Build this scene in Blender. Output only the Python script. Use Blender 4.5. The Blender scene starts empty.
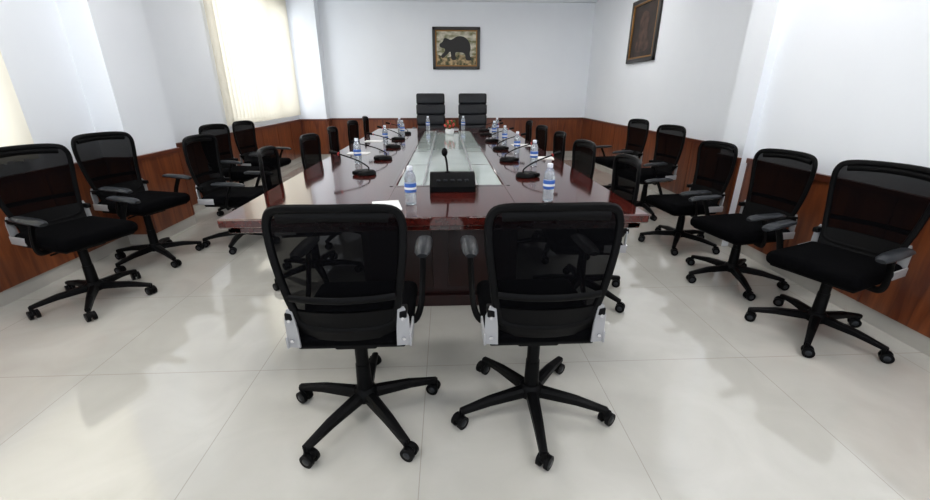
import bpy, bmesh, math, random
from math import radians, sin, cos, pi
from mathutils import Vector, Matrix, Euler
random.seed(4)
S = bpy.context.scene
S.view_settings.view_transform = 'Standard'

# ------------------------------------------------------------ materials
def mat(name, col=(0.8,0.8,0.8), rough=0.5, metal=0.0, coat=0.0, trans=0.0, emit=None, es=1.0, spec=0.5):
    m = bpy.data.materials.new(name); m.use_nodes = True
    b = m.node_tree.nodes['Principled BSDF']
    b.inputs['Base Color'].default_value = (*col, 1)
    b.inputs['Roughness'].default_value = rough
    b.inputs['Metallic'].default_value = metal
    b.inputs['Coat Weight'].default_value = coat
    b.inputs['Coat Roughness'].default_value = 0.06
    b.inputs['Transmission Weight'].default_value = trans
    b.inputs['Specular IOR Level'].default_value = spec
    if emit:
        b.inputs['Emission Color'].default_value = (*emit, 1)
        b.inputs['Emission Strength'].default_value = es
    return m

def N(m, t, **kw):
    n = m.node_tree.nodes.new(t)
    for k, v in kw.items(): setattr(n, k, v)
    return n
def L(m, a, b): m.node_tree.links.new(a, b)
def bsdf(m): return m.node_tree.nodes['Principled BSDF']

def noise_color(m, c1, c2, scale=(1,1,1), nscale=5, detail=6, lo=0.3, hi=0.7, bump=0.0, dist=0.0):
    tc = N(m, 'ShaderNodeTexCoord'); mp = N(m, 'ShaderNodeMapping')
    mp.inputs['Scale'].default_value = scale
    nz = N(m, 'ShaderNodeTexNoise'); nz.inputs['Scale'].default_value = nscale
    nz.inputs['Detail'].default_value = detail; nz.inputs['Distortion'].default_value = dist
    cr = N(m, 'ShaderNodeValToRGB')
    cr.color_ramp.elements[0].position = lo; cr.color_ramp.elements[0].color = (*c1, 1)
    cr.color_ramp.elements[1].position = hi; cr.color_ramp.elements[1].color = (*c2, 1)
    L(m, tc.outputs['Object'], mp.inputs['Vector']); L(m, mp.outputs[0], nz.inputs['Vector'])
    L(m, nz.outputs['Fac'], cr.inputs[0]); L(m, cr.outputs[0], bsdf(m).inputs['Base Color'])
    if bump:
        bp = N(m, 'ShaderNodeBump'); bp.inputs['Strength'].default_value = bump; bp.inputs['Distance'].default_value = 0.01
        L(m, nz.outputs['Fac'], bp.inputs['Height']); L(m, bp.outputs[0], bsdf(m).inputs['Normal'])
    return cr

M_wall = mat('wall_paint', rough=0.6); noise_color(M_wall, (0.81,0.84,0.885), (0.84,0.87,0.91), nscale=1.5, bump=0.02)
M_ceil = mat('ceiling_paint', rough=0.7); noise_color(M_ceil, (0.80,0.81,0.83), (0.84,0.85,0.86), nscale=2)
M_wain = mat('wainscot_wood', rough=0.3, coat=0.2); noise_color(M_wain, (0.085,0.017,0.006), (0.22,0.060,0.017), scale=(6,6,0.6), nscale=3, dist=1.0)
M_rail = mat('rail_wood', rough=0.3, coat=0.3); noise_color(M_rail, (0.07,0.015,0.007), (0.13,0.030,0.011), scale=(1,1,8), nscale=4)
M_skirt = mat('skirting_tile', rough=0.2); noise_color(M_skirt, (0.40,0.38,0.34), (0.48,0.46,0.42), nscale=4)
M_table = mat('table_mahogany', rough=0.10, coat=0.4); noise_color(M_table, (0.030,0.004,0.003), (0.072,0.010,0.007), scale=(9,0.7,9), nscale=3, dist=0.8)
M_tdark = mat('table_dark_band', (0.014,0.003,0.003), 0.12, coat=0.5)
M_tbody = mat('table_pedestal_wood', rough=0.35, spec=0.3); noise_color(M_tbody, (0.008,0.0015,0.001), (0.018,0.003,0.002), scale=(5,5,0.7), nscale=3)
M_glass = mat('frosted_glass_strip', rough=0.12, coat=0.3); noise_color(M_glass, (0.33,0.39,0.37), (0.43,0.49,0.46), nscale=2)
M_black = mat('black_plastic', (0.0015,0.0015,0.0018), 0.5, spec=0.10)
M_pad = mat('armrest_pad', (0.010,0.012,0.015), 0.38, spec=0.3)
M_fab = mat('seat_fabric', rough=0.95, spec=0.03); noise_color(M_fab, (0.001,0.001,0.0013), (0.0025,0.0025,0.003), nscale=60)
M_leather = mat('black_leather', rough=0.4, spec=0.3); noise_color(M_leather, (0.005,0.006,0.008), (0.010,0.011,0.015), nscale=20, bump=0.1)
M_silver = mat('brushed_metal', (0.36,0.36,0.37), 0.5, metal=0.35)
M_chrome = mat('chrome', (0.6,0.6,0.62), 0.2, metal=1.0)
M_white = mat('white_plastic', (0.8,0.8,0.8), 0.4)
M_paper = mat('paper', (0.82,0.82,0.80), 0.7)
M_label = mat('bottle_label', (0.03,0.11,0.42), 0.4)
M_cap = mat('bottle_cap', (0.75,0.78,0.85), 0.4)
M_pet = mat('bottle_plastic', (0.80,0.87,0.92), 0.08, trans=0.75)
M_alu = mat('window_aluminium', (0.55,0.56,0.58), 0.35, metal=0.8)
M_gold = mat('gilt_frame', (0.30,0.15,0.04), 0.35, metal=0.5)
M_ebony = mat('frame_black', (0.012,0.008,0.006), 0.3)
M_pbg = mat('painting_canvas', rough=0.7); noise_color(M_pbg, (0.16,0.16,0.07), (0.66,0.62,0.52), scale=(1,1,2), nscale=6, lo=0.38, hi=0.62)
M_pgreen = mat('painting_grass', rough=0.7); noise_color(M_pgreen, (0.04,0.05,0.02), (0.50,0.36,0.20), nscale=14, lo=0.38, hi=0.62)
M_pblack = mat('painting_animal', (0.010,0.009,0.009), 0.6)
M_pdark = mat('painting_dark', rough=0.6); noise_color(M_pdark, (0.008,0.006,0.005), (0.045,0.028,0.022), nscale=4)
M_pskin = mat('painting_figure', rough=0.6); noise_color(M_pskin, (0.015,0.010,0.008), (0.11,0.06,0.04), nscale=9)
M_light = mat('light_diffuser', (0.9,0.9,0.9), 0.5, emit=(1.0,0.985,0.97), es=14.5)
M_red = mat('red_led', (0.4,0.01,0.01), 0.3)
M_flower = mat('flower_petals', (0.55,0.05,0.04), 0.6)
M_leaf = mat('leaf_green', (0.03,0.12,0.02), 0.5)

# mesh fabric of chair back: fine woven net partially see-through
M_net = mat('mesh_net', (0.0015,0.0015,0.002), 0.9, spec=0.03)
tr = N(M_net, 'ShaderNodeBsdfTransparent'); mx = N(M_net, 'ShaderNodeMixShader'); mx.inputs[0].default_value = 0.945
out = M_net.node_tree.nodes['Material Output']
L(M_net, tr.outputs[0], mx.inputs[1]); L(M_net, bsdf(M_net).outputs[0], mx.inputs[2]); L(M_net, mx.outputs[0], out.inputs['Surface'])

# blinds
M_blind = mat('blind_fabric', (0.76,0.725,0.63), 0.85)
tl = N(M_blind, 'ShaderNodeBsdfTranslucent'); tl.inputs[0].default_value = (0.80,0.75,0.63,1)
mx2 = N(M_blind, 'ShaderNodeMixShader'); mx2.inputs[0].default_value = 0.33
out = M_blind.node_tree.nodes['Material Output']
L(M_blind, bsdf(M_blind).outputs[0], mx2.inputs[1]); L(M_blind, tl.outputs[0], mx2.inputs[2]); L(M_blind, mx2.outputs[0], out.inputs['Surface'])

# floor tiles
M_floor = mat('floor_tiles', rough=0.05, coat=0.8, spec=0.7)
def build_floor():
    m = M_floor
    cr = noise_color(m, (0.475,0.46,0.415), (0.53,0.515,0.47), nscale=3.0, detail=8, dist=1.2)
    tc = N(m, 'ShaderNodeTexCoord'); sx = N(m, 'ShaderNodeSeparateXYZ'); L(m, tc.outputs['Object'], sx.inputs[0])
    outs = []
    for ax, off in ((0, 0.98), (1, -1.816)):
        a = N(m, 'ShaderNodeMath', operation='ADD'); a.inputs[1].default_value = off + 86.0
        d = N(m, 'ShaderNodeMath', operation='DIVIDE'); d.inputs[1].default_value = 0.86
        f = N(m, 'ShaderNodeMath', operation='FRACT')
        s = N(m, 'ShaderNodeMath', operation='SUBTRACT'); s.inputs[1].default_value = 0.5
        b = N(m, 'ShaderNodeMath', operation='ABSOLUTE')
        g = N(m, 'ShaderNodeMath', operation='GREATER_THAN'); g.inputs[1].default_value = 0.5 - 0.0022
        L(m, sx.outputs[ax], a.inputs[0]); L(m, a.outputs[0], d.inputs[0]); L(m, d.outputs[0], f.inputs[0])
        L(m, f.outputs[0], s.inputs[0]); L(m, s.outputs[0], b.inputs[0]); L(m, b.outputs[0], g.inputs[0])
        outs.append(g)
    mxm = N(m, 'ShaderNodeMath', operation='MAXIMUM')
    L(m, outs[0].outputs[0], mxm.inputs[0]); L(m, outs[1].outputs[0], mxm.inputs[1])
    mc = N(m, 'ShaderNodeMixRGB'); mc.inputs[2].default_value = (0.36,0.34,0.30,1)
    L(m, mxm.outputs[0], mc.inputs[0]); L(m, cr.outputs[0], mc.inputs[1]); L(m, mc.outputs[0], bsdf(m).inputs['Base Color'])
build_floor()

# ------------------------------------------------------------ mesh builder
class MB:
    def __init__(s):
        s.bm = bmesh.new(); s.mats = []
    def mi(s, m):
        if m not in s.mats: s.mats.append(m)
        return s.mats.index(m)
    def _merge(s, t, m):
        i = s.mi(m)
        for f in t.faces: f.material_index = i; f.smooth = True
        me = bpy.data.meshes.new('tmp'); t.to_mesh(me); t.free()
        s.bm.from_mesh(me); bpy.data.meshes.remove(me)
    def box(s, c, size, m, rot=None, bevel=0.0, seg=2):
        t = bmesh.new(); bmesh.ops.create_cube(t, size=1.0)
        bmesh.ops.scale(t, vec=size, verts=t.verts)
        if bevel: bmesh.ops.bevel(t, geom=t.edges[:], offset=bevel, segments=seg, affect='EDGES', profile=0.5)
        mt = Matrix.Translation(c)
        if rot: mt = mt @ Euler(rot).to_matrix().to_4x4()
        bmesh.ops.transform(t, matrix=mt, verts=t.verts)
        s._merge(t, m)
    def bx(s, x0, x1, y0, y1, z0, z1, m, bevel=0.0):
        s.box(((x0+x1)/2,(y0+y1)/2,(z0+z1)/2), (x1-x0,y1-y0,z1-z0), m, bevel=bevel, seg=1)
    def cyl(s, c, r1, r2, h, m, axis=(0,0,1), seg=16):
        t = bmesh.new()
        bmesh.ops.create_cone(t, cap_ends=True, segments=seg, radius1=r1, radius2=r2, depth=h)
        q = Vector((0,0,1)).rotation_difference(Vector(axis).normalized())
        bmesh.ops.transform(t, matrix=Matrix.Translation(c) @ q.to_matrix().to_4x4(), verts=t.verts)
        s._merge(t, m)
    def sph(s, c, r, m, sc=(1,1,1), u=12, v=8):
        t = bmesh.new(); bmesh.ops.create_uvsphere(t, u_segments=u, v_segments=v, radius=r)
        bmesh.ops.scale(t, vec=sc, verts=t.verts); bmesh.ops.translate(t, vec=c, verts=t.verts)
        s._merge(t, m)
    def lathe(s, prof, c, m, seg=16):
        t = bmesh.new(); rings = []
        for r, z in prof:
            rings.append([t.verts.new((c[0]+r*cos(2*pi*k/seg), c[1]+r*sin(2*pi*k/seg), c[2]+z)) for k in range(seg)])
        for a, b in zip(rings, rings[1:]):
            for k in range(seg): t.faces.new((a[k], a[(k+1)%seg], b[(k+1)%seg], b[k]))
        t.faces.new(rings[0][::-1]); t.faces.new(rings[-1])
        s._merge(t, m)
    def tube(s, pts, r, m, seg=8, closed=False, flat=1.0):
        pts = [Vector(p) for p in pts]; n = len(pts)
        rr = r if isinstance(r, (list, tuple)) else [r]*n
        t = bmesh.new(); rings = []; up = None
        for i, p in enumerate(pts):
            a = pts[(i-1) % n] if (closed or i > 0) else p
            b = pts[(i+1) % n] if (closed or i < n-1) else p
            d = (b-a).normalized()
            if up is None:
                up = Vector((0,1,0)) if abs(d.y) < 0.9 else Vector((0,0,1))
            side = d.cross(up).normalized(); u2 = side.cross(d).normalized(); up = u2
            rings.append([t.verts.new(p + side*rr[i]*cos(2*pi*k/seg) + u2*rr[i]*flat*sin(2*pi*k/seg)) for k in range(seg)])
        rng = range(n) if closed else range(n-1)
        for i in rng:
            a = rings[i]; b = rings[(i+1) % n]
            for k in range(seg): t.faces.new((a[k], b[k], b[(k+1)%seg], a[(k+1)%seg]))
        if not closed:
            t.faces.new(rings[0]); t.faces.new(rings[-1][::-1])
        bmesh.ops.recalc_face_normals(t, faces=t.faces[:])
        s._merge(t, m)
    def frustum(s, p1, w1, h1, p2, w2, h2, m):
        p1 = Vector(p1); p2 = Vector(p2); d = (p2-p1); side = Vector((-d.y, d.x, 0)).normalized(); z = Vector((0,0,1))
        t = bmesh.new()
        def ring(p, w, h):
            return [t.verts.new(p + side*a*w/2 + z*b*h/2) for a, b in ((-1,-1),(1,-1),(1,0.5),(0.5,1),(-0.5,1),(-1,0.5))]
        a = ring(p1,w1,h1); b = ring(p2,w2,h2)
        for k in range(6): t.faces.new((a[k], a[(k+1)%6], b[(k+1)%6], b[k]))
        t.faces.new(a[::-1]); t.faces.new(b)
        bmesh.ops.recalc_face_normals(t, faces=t.faces[:])
        s._merge(t, m)
    def poly(s, pts, m, extr=None):
        t = bmesh.new(); vs = [t.verts.new(p) for p in pts]; f = t.faces.new(vs)
        if extr:
            r = bmesh.ops.extrude_face_region(t, geom=[f])
            bmesh.ops.translate(t, vec=extr, verts=[v for v in r['geom'] if isinstance(v, bmesh.types.BMVert)])
        bmesh.ops.recalc_face_normals(t, faces=t.faces[:])
        s._merge(t, m)
    def grid(s, rows, m):
        t = bmesh.new(); vr = [[t.verts.new(p) for p in r] for r in rows]
        for a, b in zip(vr, vr[1:]):
            for k in range(len(a)-1): t.faces.new((a[k], a[k+1], b[k+1], b[k]))
        s._merge(t, m)
    def mesh(s, name, angle=40):
        me = bpy.data.meshes.new(name); s.bm.to_mesh(me); s.bm.free()
        for m in s.mats: me.materials.append(m)
        me.set_sharp_from_angle(angle=radians(angle))
        return me
    def obj(s, name, loc=(0,0,0), rz=0.0):
        return place(s.mesh(name), name, loc, rz)

def place(me, name, loc=(0,0,0), rz=0.0, parent=None):
    o = bpy.data.objects.new(name, me); S.collection.objects.link(o)
    o.location = loc; o.rotation_euler = (0,0,rz)
    if parent: o.parent = parent
    return o

def cr_spline(pts, n=6, closed=True):
    out = []; N_ = len(pts)
    for i in range(N_ if closed else N_-1):
        g = lambda j: Vector(pts[j % N_]) if closed else Vector(pts[max(0, min(N_-1, j))])
        p0,p1,p2,p3 = g(i-1), g(i), g(i+1), g(i+2)
        for k in range(n):
            t = k/n
            out.append(0.5*((2*p1)+(-p0+p2)*t+(2*p0-5*p1+4*p2-p3)*t*t+(-p0+3*p1-3*p2+p3)*t**3))
    if not closed: out.append(Vector(pts[-1]))
    return out

# ------------------------------------------------------------ room
XL, XR, XRN, YB, YF, ZC = -3.0, 3.0, 2.62, 9.3, -1.6, 3.1
b = MB(); b.bx(XL-0.25, XR+0.25, YF, YB+0.2, -0.1, 0.0, M_floor); b.obj('floor')
b = MB(); b.bx(XL-0.25, XR+0.25, YF, YB+0.2, ZC, ZC+0.1, M_ceil); b.obj('ceiling')
XC = -2.45
b = MB(); b.bx(XL-0.25, XR+0.25, YB, YB+0.2, 0, ZC, M_wall)
b.bx(XL, XC, 9.02, YB, 0, ZC, M_wall)            # corner column
b.bx(XC, XR, YB-0.10, YB, 2.98, ZC, M_wall)        # shallow beam
b.obj('wall_back')
W1 = (0.6, 3.1); W2 = (6.1, 8.85); ZS, ZT = 0.95, 2.75
b = MB()
b.bx(XL-0.25, XL, YF, W1[0], 0, ZC, M_wall); b.bx(XL-0.25, XL, W1[1], W2[0], 0, ZC, M_wall); b.bx(XL-0.25, XL, W2[1], YB, 0, ZC, M_wall)
for w in (W1, W2):
    b.bx(XL-0.25, XL, w[0], w[1], 0, ZS, M_wall); b.bx(XL-0.25, XL, w[0], w[1], ZT, ZC, M_wall)
PX = -2.76
b.bx(XL, PX, 3.80, 4.45, 0, ZC, M_wall)
b.obj('wall_left')
b = MB(); b.bx(XR, XR+0.25, YF, YB, 0, ZC, M_wall); b.bx(XRN, XR, YF, 3.8, 0, ZC, M_wall); b.bx(2.54, XRN, 3.5, 3.8, 0, ZC, M_wall)
b.obj('wall_right')

ZW = 0.81
def wain(name, segs):
    b = MB(); k = MB()
    for x0,y0,x1,y1,nx,ny in segs:
        th = 0.022
        def run(mb, z0, z1, t, m, t0=0.0):
            xs = sorted((x0+nx*t0, x1+nx*t)) if nx else sorted((x0,x1))
            ys = sorted((y0+ny*t0, y1+ny*t)) if ny else sorted((y0,y1))
            mb.bx(xs[0], xs[1], ys[0], ys[1], z0, z1, m)
        run(b, 0.10, ZW-0.04, th, M_wain)
        run(b, ZW-0.04, ZW, 0.035, M_rail)
        run(k, 0.0, 0.10, 0.014, M_skirt)
        ln = abs(x1-x0)+abs(y1-y0); n = max(1, int(ln/0.6)); st = ln/n
        for i in range(n+1):
            p = i*st
            if nx:
                y = min(y0,y1)+p; y = min(max(y, min(y0,y1)+0.02), max(y0,y1)-0.02)
                xx = x0+nx*(th+0.001); b.box((xx, y, (0.10+ZW-0.04)/2+0.0), (0.006, 0.014, ZW-0.14), M_rail)
            else:
                x = min(x0,x1)+p; x = min(max(x, min(x0,x1)+0.02), max(x0,x1)-0.02)
                yy = y0+ny*(th+0.001); b.box((x, yy, (0.10+ZW-0.04)/2), (0.014, 0.006, ZW-0.14), M_rail)
    return b, k
sets = [
 ('left', 1, [(XL,YF,XL,3.80,1,0),(XL,4.45,XL,9.02,1,0),(PX,3.80,PX,4.45,1,0),(XL,3.80,PX,3.80,0,-1)]),
 ('right', 2, [(XRN,YF,XRN,3.5,-1,0),(2.54,3.5,2.54,3.8,-1,0),(XR,3.8,XR,YB,-1,0)]),
 ('back', 3, [(XC,YB,XR,YB,0,-1),(XL,9.02,XC,9.02,0,-1),(XC,9.02,XC,YB,1,0)]),
]
for nm, i, segs in sets:
    bb, kk = wain(nm, segs)
    bb.obj('trim_%d' % i); kk.obj('baseboard_'+nm)

# windows + vertical blinds
for i, w in enumerate((W1, W2)):
    b = MB(); x = XL-0.15
    n = 3
    for z in (ZS+0.025, ZT-0.025): b.box((x, (w[0]+w[1])/2, z), (0.06, w[1]-w[0], 0.05), M_alu)
    for k in range(n+1):
        y = w[0]+0.025+(w[1]-w[0]-0.05)*k/n
        b.box((x, y, (ZS+ZT)/2), (0.06, 0.05, ZT-ZS), M_alu)
    b.obj('window_%d' % (i+1))
    b = MB(); y = w[0]-0.06; sw = 0.115
    b.box((XL+0.055, (w[0]+w[1])/2, 2.98), (0.07, w[1]-w[0]+0.2, 0.06), M_white, bevel=0.008, seg=1)
    while y < w[1]+0.06:
        a = radians(24)
        dx, dy = 0.5*sw*1.12*sin(a), 0.5*sw*1.12*cos(a)
        cx = XL+0.06; rows = []
        for z in (0.90, 2.95):
            rows.append([(cx-dx, y-dy, z), (cx+0.004, y, z), (cx+dx, y+dy, z)])
        b.grid(rows, M_blind)
        b.box((cx, y, 0.90), (0.012, 0.09, 0.02), M_white)
        y += sw
    b.obj('vertical_blinds')
    # daylight arriving at the window from outside
    ld = bpy.data.lights.new('daylight', 'AREA'); ld.shape = 'RECTANGLE'; ld.size = 2.0; ld.size_y = w[1]-w[0]; ld.energy = 90; ld.color = (0.92,0.96,1.0)
    lo = bpy.data.objects.new('daylight', ld); S.collection.objects.link(lo)
    lo.location = (XL-0.6, (w[0]+w[1])/2, 2.0); lo.rotation_euler = (0, radians(-90), 0)

# ceiling light fixtures
b = MB(); b.box((0,0,-0.02), (1.25,0.65,0.04), M_white, bevel=0.006, seg=1); b.box((0,0,-0.043), (1.17,0.57,0.008), M_light)
lm = b.mesh('ceiling_light')
for x in (-1.6, 1.6):
    for y in (0.4, 3.0, 6.6):
        place(lm, 'ceiling_light', (x, y, ZC))

# ------------------------------------------------------------ office chair parts (local: +y faces forward)
def back_pt(s, z):
    h = (z-0.50)/0.48
    return Vector((s, -0.205 - 0.05*h - 0.025*sin(pi*min(max(h,0),1)) + 0.9*s*s, z))
outline = [(-0.155,0.53),(-0.185,0.60),(-0.208,0.74),(-0.222,0.86),(-0.218,0.945),(-0.17,0.982),(0,0.990),
           (0.17,0.982),(0.218,0.945),(0.222,0.86),(0.208,0.74),(0.185,0.60),(0.155,0.53),(0.0,0.515)]
def make_backrest():
    b = MB()
    sp = cr_spline([(p[0],p[1],0) for p in outline], 5)
    loop = [back_pt(p.x, p.y) for p in sp]
    b.tube(loop, 0.0155, M_black, seg=8, closed=True, flat=0.8)
    top = [back_pt(s, 0.962-0.35*s*s) for s in [(-0.18+0.36*k/12) for k in range(13)]]
    b.tube(top, 0.018, M_black, seg=8, flat=0.5)
    rows = []
    zs = [0.52+0.465*k/14 for k in range(15)]
    def halfw(z):
        xs = []
        m = len(sp)
        for i in range(m):
            a, c = sp[i], sp[(i+1)%m]
            if (a.y-z)*(c.y-z) <= 0 and abs(a.y-c.y) > 1e-9:
                xs.append(abs(a.x+(c.x-a.x)*(z-a.y)/(c.y-a.y)))
        return max(xs) if xs else 0.1
    for z in zs:
        w = halfw(z); rows.append([back_pt(-w+2*w*k/12, z) for k in range(13)])
    b.grid(rows, M_net)
    lb = [back_pt(s, 0.66) + Vector((0,-0.012,0)) for s in [(-0.185+0.37*k/12) for k in range(13)]]
    b.tube(lb, 0.014, M_black, seg=8, flat=0.5)
    rows = []
    for z in (0.43, 0.47, 0.52, 0.60):
        w = 0.175+0.1*(z-0.43); rows.append([back_pt(-w+2*w*k/8, max(z,0.45))+Vector((0,-0.004 + (0.04 if z < 0.46 else 0), 0 if z >= 0.45 else -0.02)) for k in range(9)])
    b.grid(rows, M_black)
    rows2 = [[p+Vector((0,0.014,0)) for p in r] for r in rows]
    b.grid(rows2, M_black)
    # silver L-brackets tying the back frame to the seat pan
    for sx in (-1, 1):
        p = back_pt(sx*0.20, 0.52)
        yy = p.y-0.035
        t = [(sx*0.178, yy, 0.445), (sx*0.228, yy+0.012, 0.440), (sx*0.226, yy+0.010, 0.56), (sx*0.210, yy+0.004, 0.605), (sx*0.188, yy-0.002, 0.600), (sx*0.180, yy, 0.52)]
        b.poly(t, M_silver, extr=(0, 0.008, 0))
        b.box((sx*0.228, yy+0.075, 0.462), (0.008, 0.14, 0.05), M_silver, bevel=0.003)
        b.box((sx*0.205, yy+0.03, 0.575), (0.03, 0.06, 0.03), M_black, bevel=0.005)
        for dz in (-0.045, 0.04):
            b.cyl((sx*0.205, yy-0.001, 0.52+dz), 0.007, 0.007, 0.006, M_chrome, axis=(0,1,0), seg=8)
    return b.mesh('backrest')
def make_seat():
    b = MB()
    b.box((0, 0.035, 0.462), (0.46, 0.46, 0.085), M_fab, bevel=0.04, seg=4)
    b.box((0, 0.03, 0.419), (0.41, 0.40, 0.02), M_black, bevel=0.008)
    b.box((0, 0.0, 0.39), (0.17, 0.24, 0.045), M_black, bevel=0.01)
    b.tube([(0.08,0.06,0.388),(0.17,0.07,0.385),(0.20,0.07,0.383)], 0.006, M_black, seg=6)
    return b.mesh('seat')
def make_arms(raise_=0.0, slide=0.0):
    b = MB()
    for sx in (-1, 1):
        pts = cr_spline([(sx*0.17,0.04,0.405),(sx*0.225,0.045,0.405),(sx*0.25,0.06+slide*0.4,0.445),(sx*0.256,0.09+slide*0.8,0.53),(sx*0.26,0.13+slide,0.61+raise_)], 4, False)
        b.tube(pts, 0.018, M_black, seg=8, flat=0.55)
        prof = [(-0.02,0.628,0.022),(0.01,0.632,0.034),(0.08,0.630,0.038),(0.17,0.628,0.038),(0.22,0.624,0.034),(0.25,0.617,0.022)]
        b.tube([(sx*0.264, y+slide, z-0.004+raise_) for y, z, r in prof], [r for y, z, r in prof], M_pad, seg=10, flat=0.45)
    return b.mesh('armrests')
def make_base(R=0.325):
    b = MB()
    b.cyl((0,0,0.255), 0.027, 0.027, 0.26, M_black); b.cyl((0,0,0.19), 0.034, 0.030, 0.14, M_black)
    b.cyl((0,0,0.35), 0.016, 0.016, 0.09, M_black)
    b.lathe([(0.02,0.075),(0.05,0.08),(0.055,0.10),(0.05,0.128),(0.036,0.14)], (0,0,0), M_black)
    for k in range(5):
        a = 2*pi*k/5; d = Vector((cos(a), sin(a), 0))
        b.frustum(d*0.03+Vector((0,0,0.108)), 0.052, 0.044, d*0.2+Vector((0,0,0.097)), 0.040, 0.034, M_black)
        b.frustum(d*0.2+Vector((0,0,0.097)), 0.040, 0.034, d*(R+0.005)+Vector((0,0,0.074)), 0.030, 0.022, M_black)
        c = d*R
        b.cyl(c+Vector((0,0,0.066)), 0.011, 0.011, 0.03, M_black, seg=8)
        ca = a + (0.9, -0.6, 1.3, 0.2, -1.1)[k]
        ax = Vector((cos(ca), sin(ca), 0))
        fw = Vector((-ax.y, ax.x, 0))*0.012
        for sgn in (-1, 1):
            wc = c + fw + ax*sgn*0.017 + Vector((0,0,0.029))
            b.cyl(wc, 0.029, 0.029, 0.017, M_black, axis=ax, seg=18)
            b.cyl(wc+ax*sgn*0.009, 0.018, 0.012, 0.004, M_pad, axis=ax*sgn, seg=12)
        b.cyl(c+fw+Vector((0,0,0.042)), 0.024, 0.024, 0.014, M_black, axis=ax, seg=14)
    return b.mesh('star_base')
me_back, me_seat, me_arms, me_base = make_backrest(), make_seat(), make_arms(), make_base()
me_arms_up = make_arms(0.062, 0.11)

def office_chair(x, y, face, base_rot=0.0, lift=0.0, fwd=0.0, arms=None):
    """face = direction in degrees (0 = +X, 90 = +Y)"""
    e = bpy.data.objects.new('office_chair', None); S.collection.objects.link(e)
    e.location = (x, y, 0); e.rotation_euler = (0,0,radians(face-90))
    for me, nm in ((me_back,'backrest'),(me_seat,'seat'),(arms or me_arms,'armrests')):
        place(me, nm, (0,fwd,lift), 0, e)
    place(me_base, 'star_base', (0,0,0), radians(base_rot-face+90), e)
    return e

# head-of-table end
office_chair(-0.375, 1.50, 90, 20, 0.012, 0.04, me_arms_up)
office_chair(0.36, 1.49, 90, -92, 0.012, 0.04, me_arms_up)
# left side of table
for y, f, br in ((3.0,8,10),(3.9,-3,40),(4.75,4,25),(5.75,-4,5),(6.75,3,50)):
    office_chair(-1.02, y, f, br, -0.02)
# right side of table
for y, f, br in ((2.62,176,15),(3.46,184,30),(4.28,178,5),(5.10,183,45),(5.95,177,20)):
    office_chair(0.93, y, f, br, -0.04)
# left wall
for x, y, f, br, l in ((-2.42,2.66,-20,12,0.03),(-2.50,3.42,-16,35,0.04),(-1.95,3.82,-4,60,-0.015),(-2.45,5.0,-12,20,-0.01),(-2.45,5.75,-8,5,-0.02)):
    office_chair(x, y, f, br, l)
# right wall
for x, y, f, br, l in ((2.17,2.05,202,8,-0.015),(2.14,2.78,190,40,-0.04),(2.16,3.58,186,20,-0.07),(2.30,4.65,190,50,-0.01),(2.32,5.55,188,10,0)):
    office_chair(x, y, f, br, l)

# executive chairs
def make_exec():
    b = MB()
    n = 4
    for i in range(n):
        z0 = 0.54+0.19*i; h = i/(n-1)
        b.box((0, -0.26-0.10*h, z0+0.095), (0.52+0.03*sin(pi*h*0.8), 0.10, 0.20), M_leather, rot=(radians(8),0,0), bevel=0.035, seg=4)
    b.box((0,-0.36,0.90), (0.49,0.03,0.72), M_leather, rot=(radians(8),0,0), bevel=0.012)
    b.box((0,0.0,0.50), (0.54,0.54,0.13), M_leather, bevel=0.055, seg=4)
    b.box((0,0,0.42), (0.22,0.28,0.05), M_black, bevel=0.01)
    for sx in (-1,1):
        pts = cr_spline([(sx*0.22,0.05,0.42),(sx*0.31,0.08,0.44),(sx*0.33,0.16,0.58),(sx*0.32,0.10,0.67),(sx*0.32,-0.12,0.67),(sx*0.29,-0.25,0.60)], 5, False)
        b.tube(pts, 0.024, M_black, seg=8)
        b.box((sx*0.32,0.0,0.69), (0.07,0.27,0.04), M_leather, bevel=0.018, seg=3)
    b.cyl((0,0,0.26), 0.03, 0.03, 0.30, M_black)
    return b.mesh('executive_body')
me_exec = make_exec()
for x, f in ((-0.28,-88),(0.50,-92)):
    e = bpy.data.objects.new('executive_chair', None); S.collection.objects.link(e)
    e.location = (x, 8.05, 0); e.rotation_euler = (0,0,radians(f-90))
    place(me_exec, 'padded_seat_and_back', (0,0,0), 0, e); place(me_base, 'star_base', (0,0,0), 0.3, e)

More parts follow.
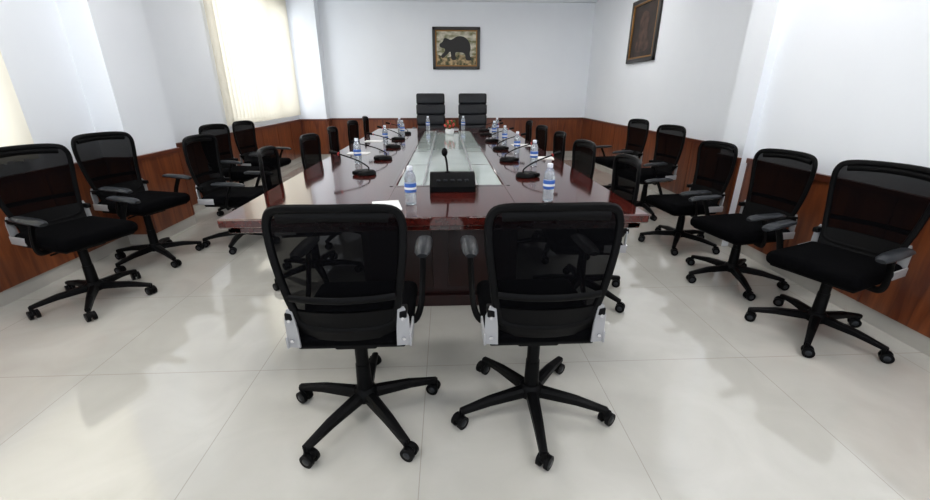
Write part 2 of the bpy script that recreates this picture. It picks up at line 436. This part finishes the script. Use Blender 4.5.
# ------------------------------------------------------------ conference table
TC = -0.05; TW = 1.105; TY0, TY1 = 2.03, 7.35; SW = 0.36; SY0, SY1 = 2.80, 6.9
def make_table():
    e = bpy.data.objects.new('conference_table', None); S.collection.objects.link(e)
    b = MB(); z0, z1 = 0.70, 0.75; sc = 0.02
    b.bx(TC-TW, sc-SW, TY0, TY1, z0, z1, M_table, bevel=0.008)
    b.bx(sc+SW, TC+TW, TY0, TY1, z0, z1, M_table, bevel=0.008)
    b.bx(sc-SW-0.01, sc+SW+0.01, TY0, SY0, z0, z1-0.0005, M_table, bevel=0.004)
    b.bx(sc-SW-0.01, sc+SW+0.01, SY1, TY1, z0, z1-0.0005, M_table, bevel=0.004)
    for (x0,x1,y0,y1) in ((TC-TW+0.03,TC-TW+0.10,TY0+0.03,TY1-0.03),(TC+TW-0.10,TC+TW-0.03,TY0+0.03,TY1-0.03),(TC-TW+0.03,TC+TW-0.03,TY0+0.03,TY0+0.10),(TC-TW+0.03,TC+TW-0.03,TY1-0.10,TY1-0.03)):
        b.bx(x0,x1,y0,y1,0.665,0.70,M_table,bevel=0.006)
    for sx in (-1,1):
        xx = sc+sx*(SW+0.035); b.box((xx, (SY0+SY1)/2, 0.7498), (0.02, SY1-SY0+0.09, 0.002), M_tdark)
    for yy in (SY0-0.035, SY1+0.035): b.box((sc, yy, 0.7498), (2*SW+0.09, 0.02, 0.002), M_tdark)
    place(b.mesh('table_top'), 'table_top', parent=e)
    b = MB()
    b.bx(sc-SW, sc+SW, SY0, SY1, 0.66, 0.70, M_tbody)
    b.bx(sc-SW, sc-SW+0.17, SY0, SY1, 0.70, 0.745, M_glass, bevel=0.003)
    b.bx(sc+SW-0.17, sc+SW, SY0, SY1, 0.70, 0.745, M_glass, bevel=0.003)
    b.bx(sc-SW+0.18, sc+SW-0.18, SY0, SY1, 0.70, 0.725, M_glass, bevel=0.003)
    for sx in (-1,1): b.box((sc+sx*(SW-0.176), (SY0+SY1)/2, 0.7255), (0.012, SY1-SY0, 0.045), M_alu)
    k = 1
    while SY0+0.85*k < SY1-0.2:
        for sx in (-1,1): b.box((sc+sx*(SW-0.085), SY0+0.85*k, 0.7455), (0.17,0.008,0.002), M_tdark)
        k += 1
    place(b.mesh('glass_strip'), 'glass_strip', parent=e)
    b = MB()
    b.bx(TC-0.50, TC+0.50, 2.50, 6.95, 0.06, 0.667, M_tbody, bevel=0.006)
    b.bx(TC-0.54, TC+0.54, 2.46, 6.99, 0.0, 0.08, M_tbody, bevel=0.004)
    for k in range(6):
        y = 2.87+0.74*k
        for sx in (-1,1): b.box((TC+sx*0.503, y, 0.36), (0.014, 0.62, 0.46), M_tbody, bevel=0.005)
    for x in (-0.25,0.25): b.box((TC+x, 2.497, 0.36), (0.40,0.014,0.46), M_tbody, bevel=0.005)
    place(b.mesh('pedestal'), 'pedestal', parent=e)
make_table()

# ------------------------------------------------------------ table items
TZ = 0.7512
def make_bottle():
    b = MB()
    b.lathe([(0.026,0.0),(0.031,0.004),(0.032,0.03),(0.030,0.04),(0.032,0.05),(0.032,0.075),(0.0315,0.125),(0.032,0.13),(0.031,0.155),(0.022,0.178),(0.013,0.192),(0.0125,0.200)], (0,0,0), M_pet, seg=20)
    b.lathe([(0.0325,0.072),(0.0332,0.074),(0.0332,0.120),(0.0325,0.122)], (0,0,0), M_label, seg=20)
    b.lathe([(0.0336,0.088),(0.0338,0.089),(0.0338,0.100),(0.0336,0.101)], (0,0,0), M_white, seg=20)
    b.lathe([(0.016,0.192),(0.0165,0.194),(0.0165,0.212),(0.014,0.215)], (0,0,0), M_cap, seg=16)
    return b.mesh('water_bottle')
mb_ = make_bottle()
for x, y in ((-0.205,2.29),(0.587,2.34),(-0.78,3.72),(0.74,3.53),(0.72,4.3),(-0.74,5.2),(-0.62,6.1),(0.70,5.1),(0.66,5.9),(0.28,7.1),(-0.30,7.1),(-0.72,6.7),(0.78,6.6)):
    place(mb_, 'water_bottle', (x, y, TZ), random.random()*6)

def make_mic():
    b = MB()
    b.lathe([(0.070,0.0),(0.074,0.004),(0.072,0.018),(0.060,0.030),(0.02,0.034)], (0,0,0), M_black, seg=20)
    b.box((0,-0.05,0.018), (0.11,0.09,0.03), M_black, rot=(radians(4),0,0), bevel=0.008)
    b.box((0,-0.06,0.035), (0.035,0.022,0.006), M_pad, rot=(radians(4),0,0), bevel=0.002)
    pts = cr_spline([(0,0.02,0.03),(0,0.015,0.06),(0,-0.06,0.10),(0,-0.15,0.128),(0,-0.24,0.15)], 6, False)
    b.tube(pts, 0.0055, M_black, seg=6)
    b.cyl((0,-0.265,0.156), 0.012, 0.014, 0.06, M_black, axis=(0,-1,0.2), seg=12)
    b.cyl((0,-0.225,0.147), 0.0128, 0.0128, 0.006, M_red, axis=(0,-1,0.2), seg=12)
    return b.mesh('gooseneck_microphone')
mm = make_mic()
for y in (3.2, 3.95, 4.8, 5.6, 6.4):
    place(mm, 'gooseneck_microphone', (-0.60+random.uniform(-0.02,0.02), y, TZ), radians(-90+random.uniform(-25,10)))
for y in (3.05, 3.8, 4.6, 5.35, 6.15, 6.8):
    place(mm, 'gooseneck_microphone', (0.57+random.uniform(-0.02,0.02), y, TZ), radians(90+random.uniform(-10,25)))
b = MB()
pr = [(-0.145,-0.09,0),(-0.145,0.09,0),(-0.145,0.09,0.10),(-0.145,0.02,0.10),(-0.145,-0.09,0.035)]
b.poly(pr, M_black, extr=(0.29,0,0))
for i in range(5): b.box((-0.09+0.045*i,-0.04,0.067), (0.022,0.016,0.008), M_pad, rot=(radians(30),0,0), bevel=0.002)
b.tube(cr_spline([(-0.03,0.05,0.09),(-0.035,0.05,0.16),(-0.045,0.03,0.215)],5,False), 0.007, M_black, seg=8)
b.sph((-0.048,0.02,0.235), 0.020, M_black, sc=(1,1,1.4))
b.sph((-0.03,0.05,0.10), 0.022, M_black, sc=(1,1,0.5))
b.obj('conference_control_unit', (0.035, 2.66, TZ))

b = MB()
for i in range(3): b.box((0.002*i,0.003*i,0.001+0.002*i), (0.15,0.21,0.0018), M_paper, rot=(0,0,0.03*i))
pm = b.mesh('notepad')
for x, y, r in ((-0.34,2.24,0.15),(0.91,3.95,1.4),(-0.90,4.35,1.5),(0.88,4.95,1.6),(-0.92,5.45,1.5)):
    place(pm, 'notepad', (x, y, TZ), r)
b = MB()
b.lathe([(0.05,0),(0.06,0.01),(0.07,0.06),(0.06,0.08)], (0,0,0), M_white)
for i in range(26):
    a = random.random()*6.28; r = random.random()*0.10; z = 0.10+random.random()*0.10
    b.tube([(0,0,0.06),(r*cos(a)*0.6,r*sin(a)*0.6,z*0.8),(r*cos(a),r*sin(a),z)], 0.003, M_leaf, seg=5)
    b.sph((r*cos(a), r*sin(a), z), 0.018, M_flower if i % 2 else M_leaf, u=8, v=6)
b.obj('flower_arrangement', (0.05, 6.55, 0.726))

# ------------------------------------------------------------ paintings
def frame(b, W, H):
    for sx in (-1,1): b.box((sx*(W/2-0.03),-0.02,0), (0.06,0.04,H), M_ebony, bevel=0.008, seg=1)
    for sz in (-1,1): b.box((0,-0.02,sz*(H/2-0.03)), (W,0.04,0.06), M_ebony, bevel=0.008, seg=1)
    for sx in (-1,1): b.box((sx*(W/2-0.07),-0.022,0), (0.022,0.03,H-0.11), M_gold, bevel=0.004, seg=1)
    for sz in (-1,1): b.box((0,-0.022,sz*(H/2-0.07)), (W-0.11,0.03,0.022), M_gold, bevel=0.004, seg=1)
b = MB(); W, H = 0.96, 0.78
frame(b, W, H)
b.box((0,-0.010,0), (W-0.14,0.010,H-0.14), M_pbg)
b.poly([(-0.41,-0.0155,-0.32),(0.41,-0.0155,-0.32),(0.41,-0.0155,-0.12),(0.25,-0.0155,-0.16),(0.05,-0.0155,-0.10),(-0.2,-0.0155,-0.17),(-0.41,-0.0155,-0.10)], M_pgreen, extr=(0,-0.001,0))
an = [(-0.26,-0.02),(-0.34,0.0),(-0.36,0.06),(-0.30,0.10),(-0.26,0.17),(-0.20,0.16),(-0.12,0.14),(0.0,0.20),(0.14,0.19),(0.24,0.10),(0.27,-0.02),(0.25,-0.12),(0.28,-0.23),(0.18,-0.23),(0.15,-0.12),(0.05,-0.09),(-0.04,-0.10),(-0.03,-0.22),(-0.12,-0.22),(-0.14,-0.08),(-0.22,-0.14),(-0.30,-0.20),(-0.33,-0.15),(-0.26,-0.08)]
sp = cr_spline([(p[0]+0.02,-0.0175,p[1]+0.02) for p in an], 3)
b.poly(sp, M_pblack, extr=(0,-0.001,0))
b.obj('framed_painting', (0.23, YB-0.001, 2.15))
b = MB(); W, H = 0.95, 0.88
frame(b, W, H)
b.box((0,-0.010,0), (W-0.14,0.010,H-0.14), M_pdark)
b.poly(cr_spline([(-0.02,-0.0165,0.26),(0.14,-0.0165,0.18),(0.12,-0.0165,0.0),(0.2,-0.0165,-0.26),(-0.22,-0.0165,-0.27),(-0.14,-0.0165,-0.02),(-0.16,-0.0165,0.16)],4), M_pskin, extr=(0,-0.001,0))
b.obj('framed_painting', (XR-0.001, 6.85, 2.20), radians(-90))

# ------------------------------------------------------------ world + camera
w = bpy.data.worlds.new('World'); S.world = w; w.use_nodes = True
bg = w.node_tree.nodes['Background']; bg.inputs[0].default_value = (0.86,0.92,1.0,1); bg.inputs[1].default_value = 1.6

cam = bpy.data.cameras.new('camera'); co = bpy.data.objects.new('camera', cam); S.collection.objects.link(co)
co.location = (0,0,1.35); co.rotation_euler = (radians(90-21.06), 0, radians(-2.5))
cam.sensor_width = 36; cam.lens = 16.0; cam.clip_start = 0.05
S.camera = co
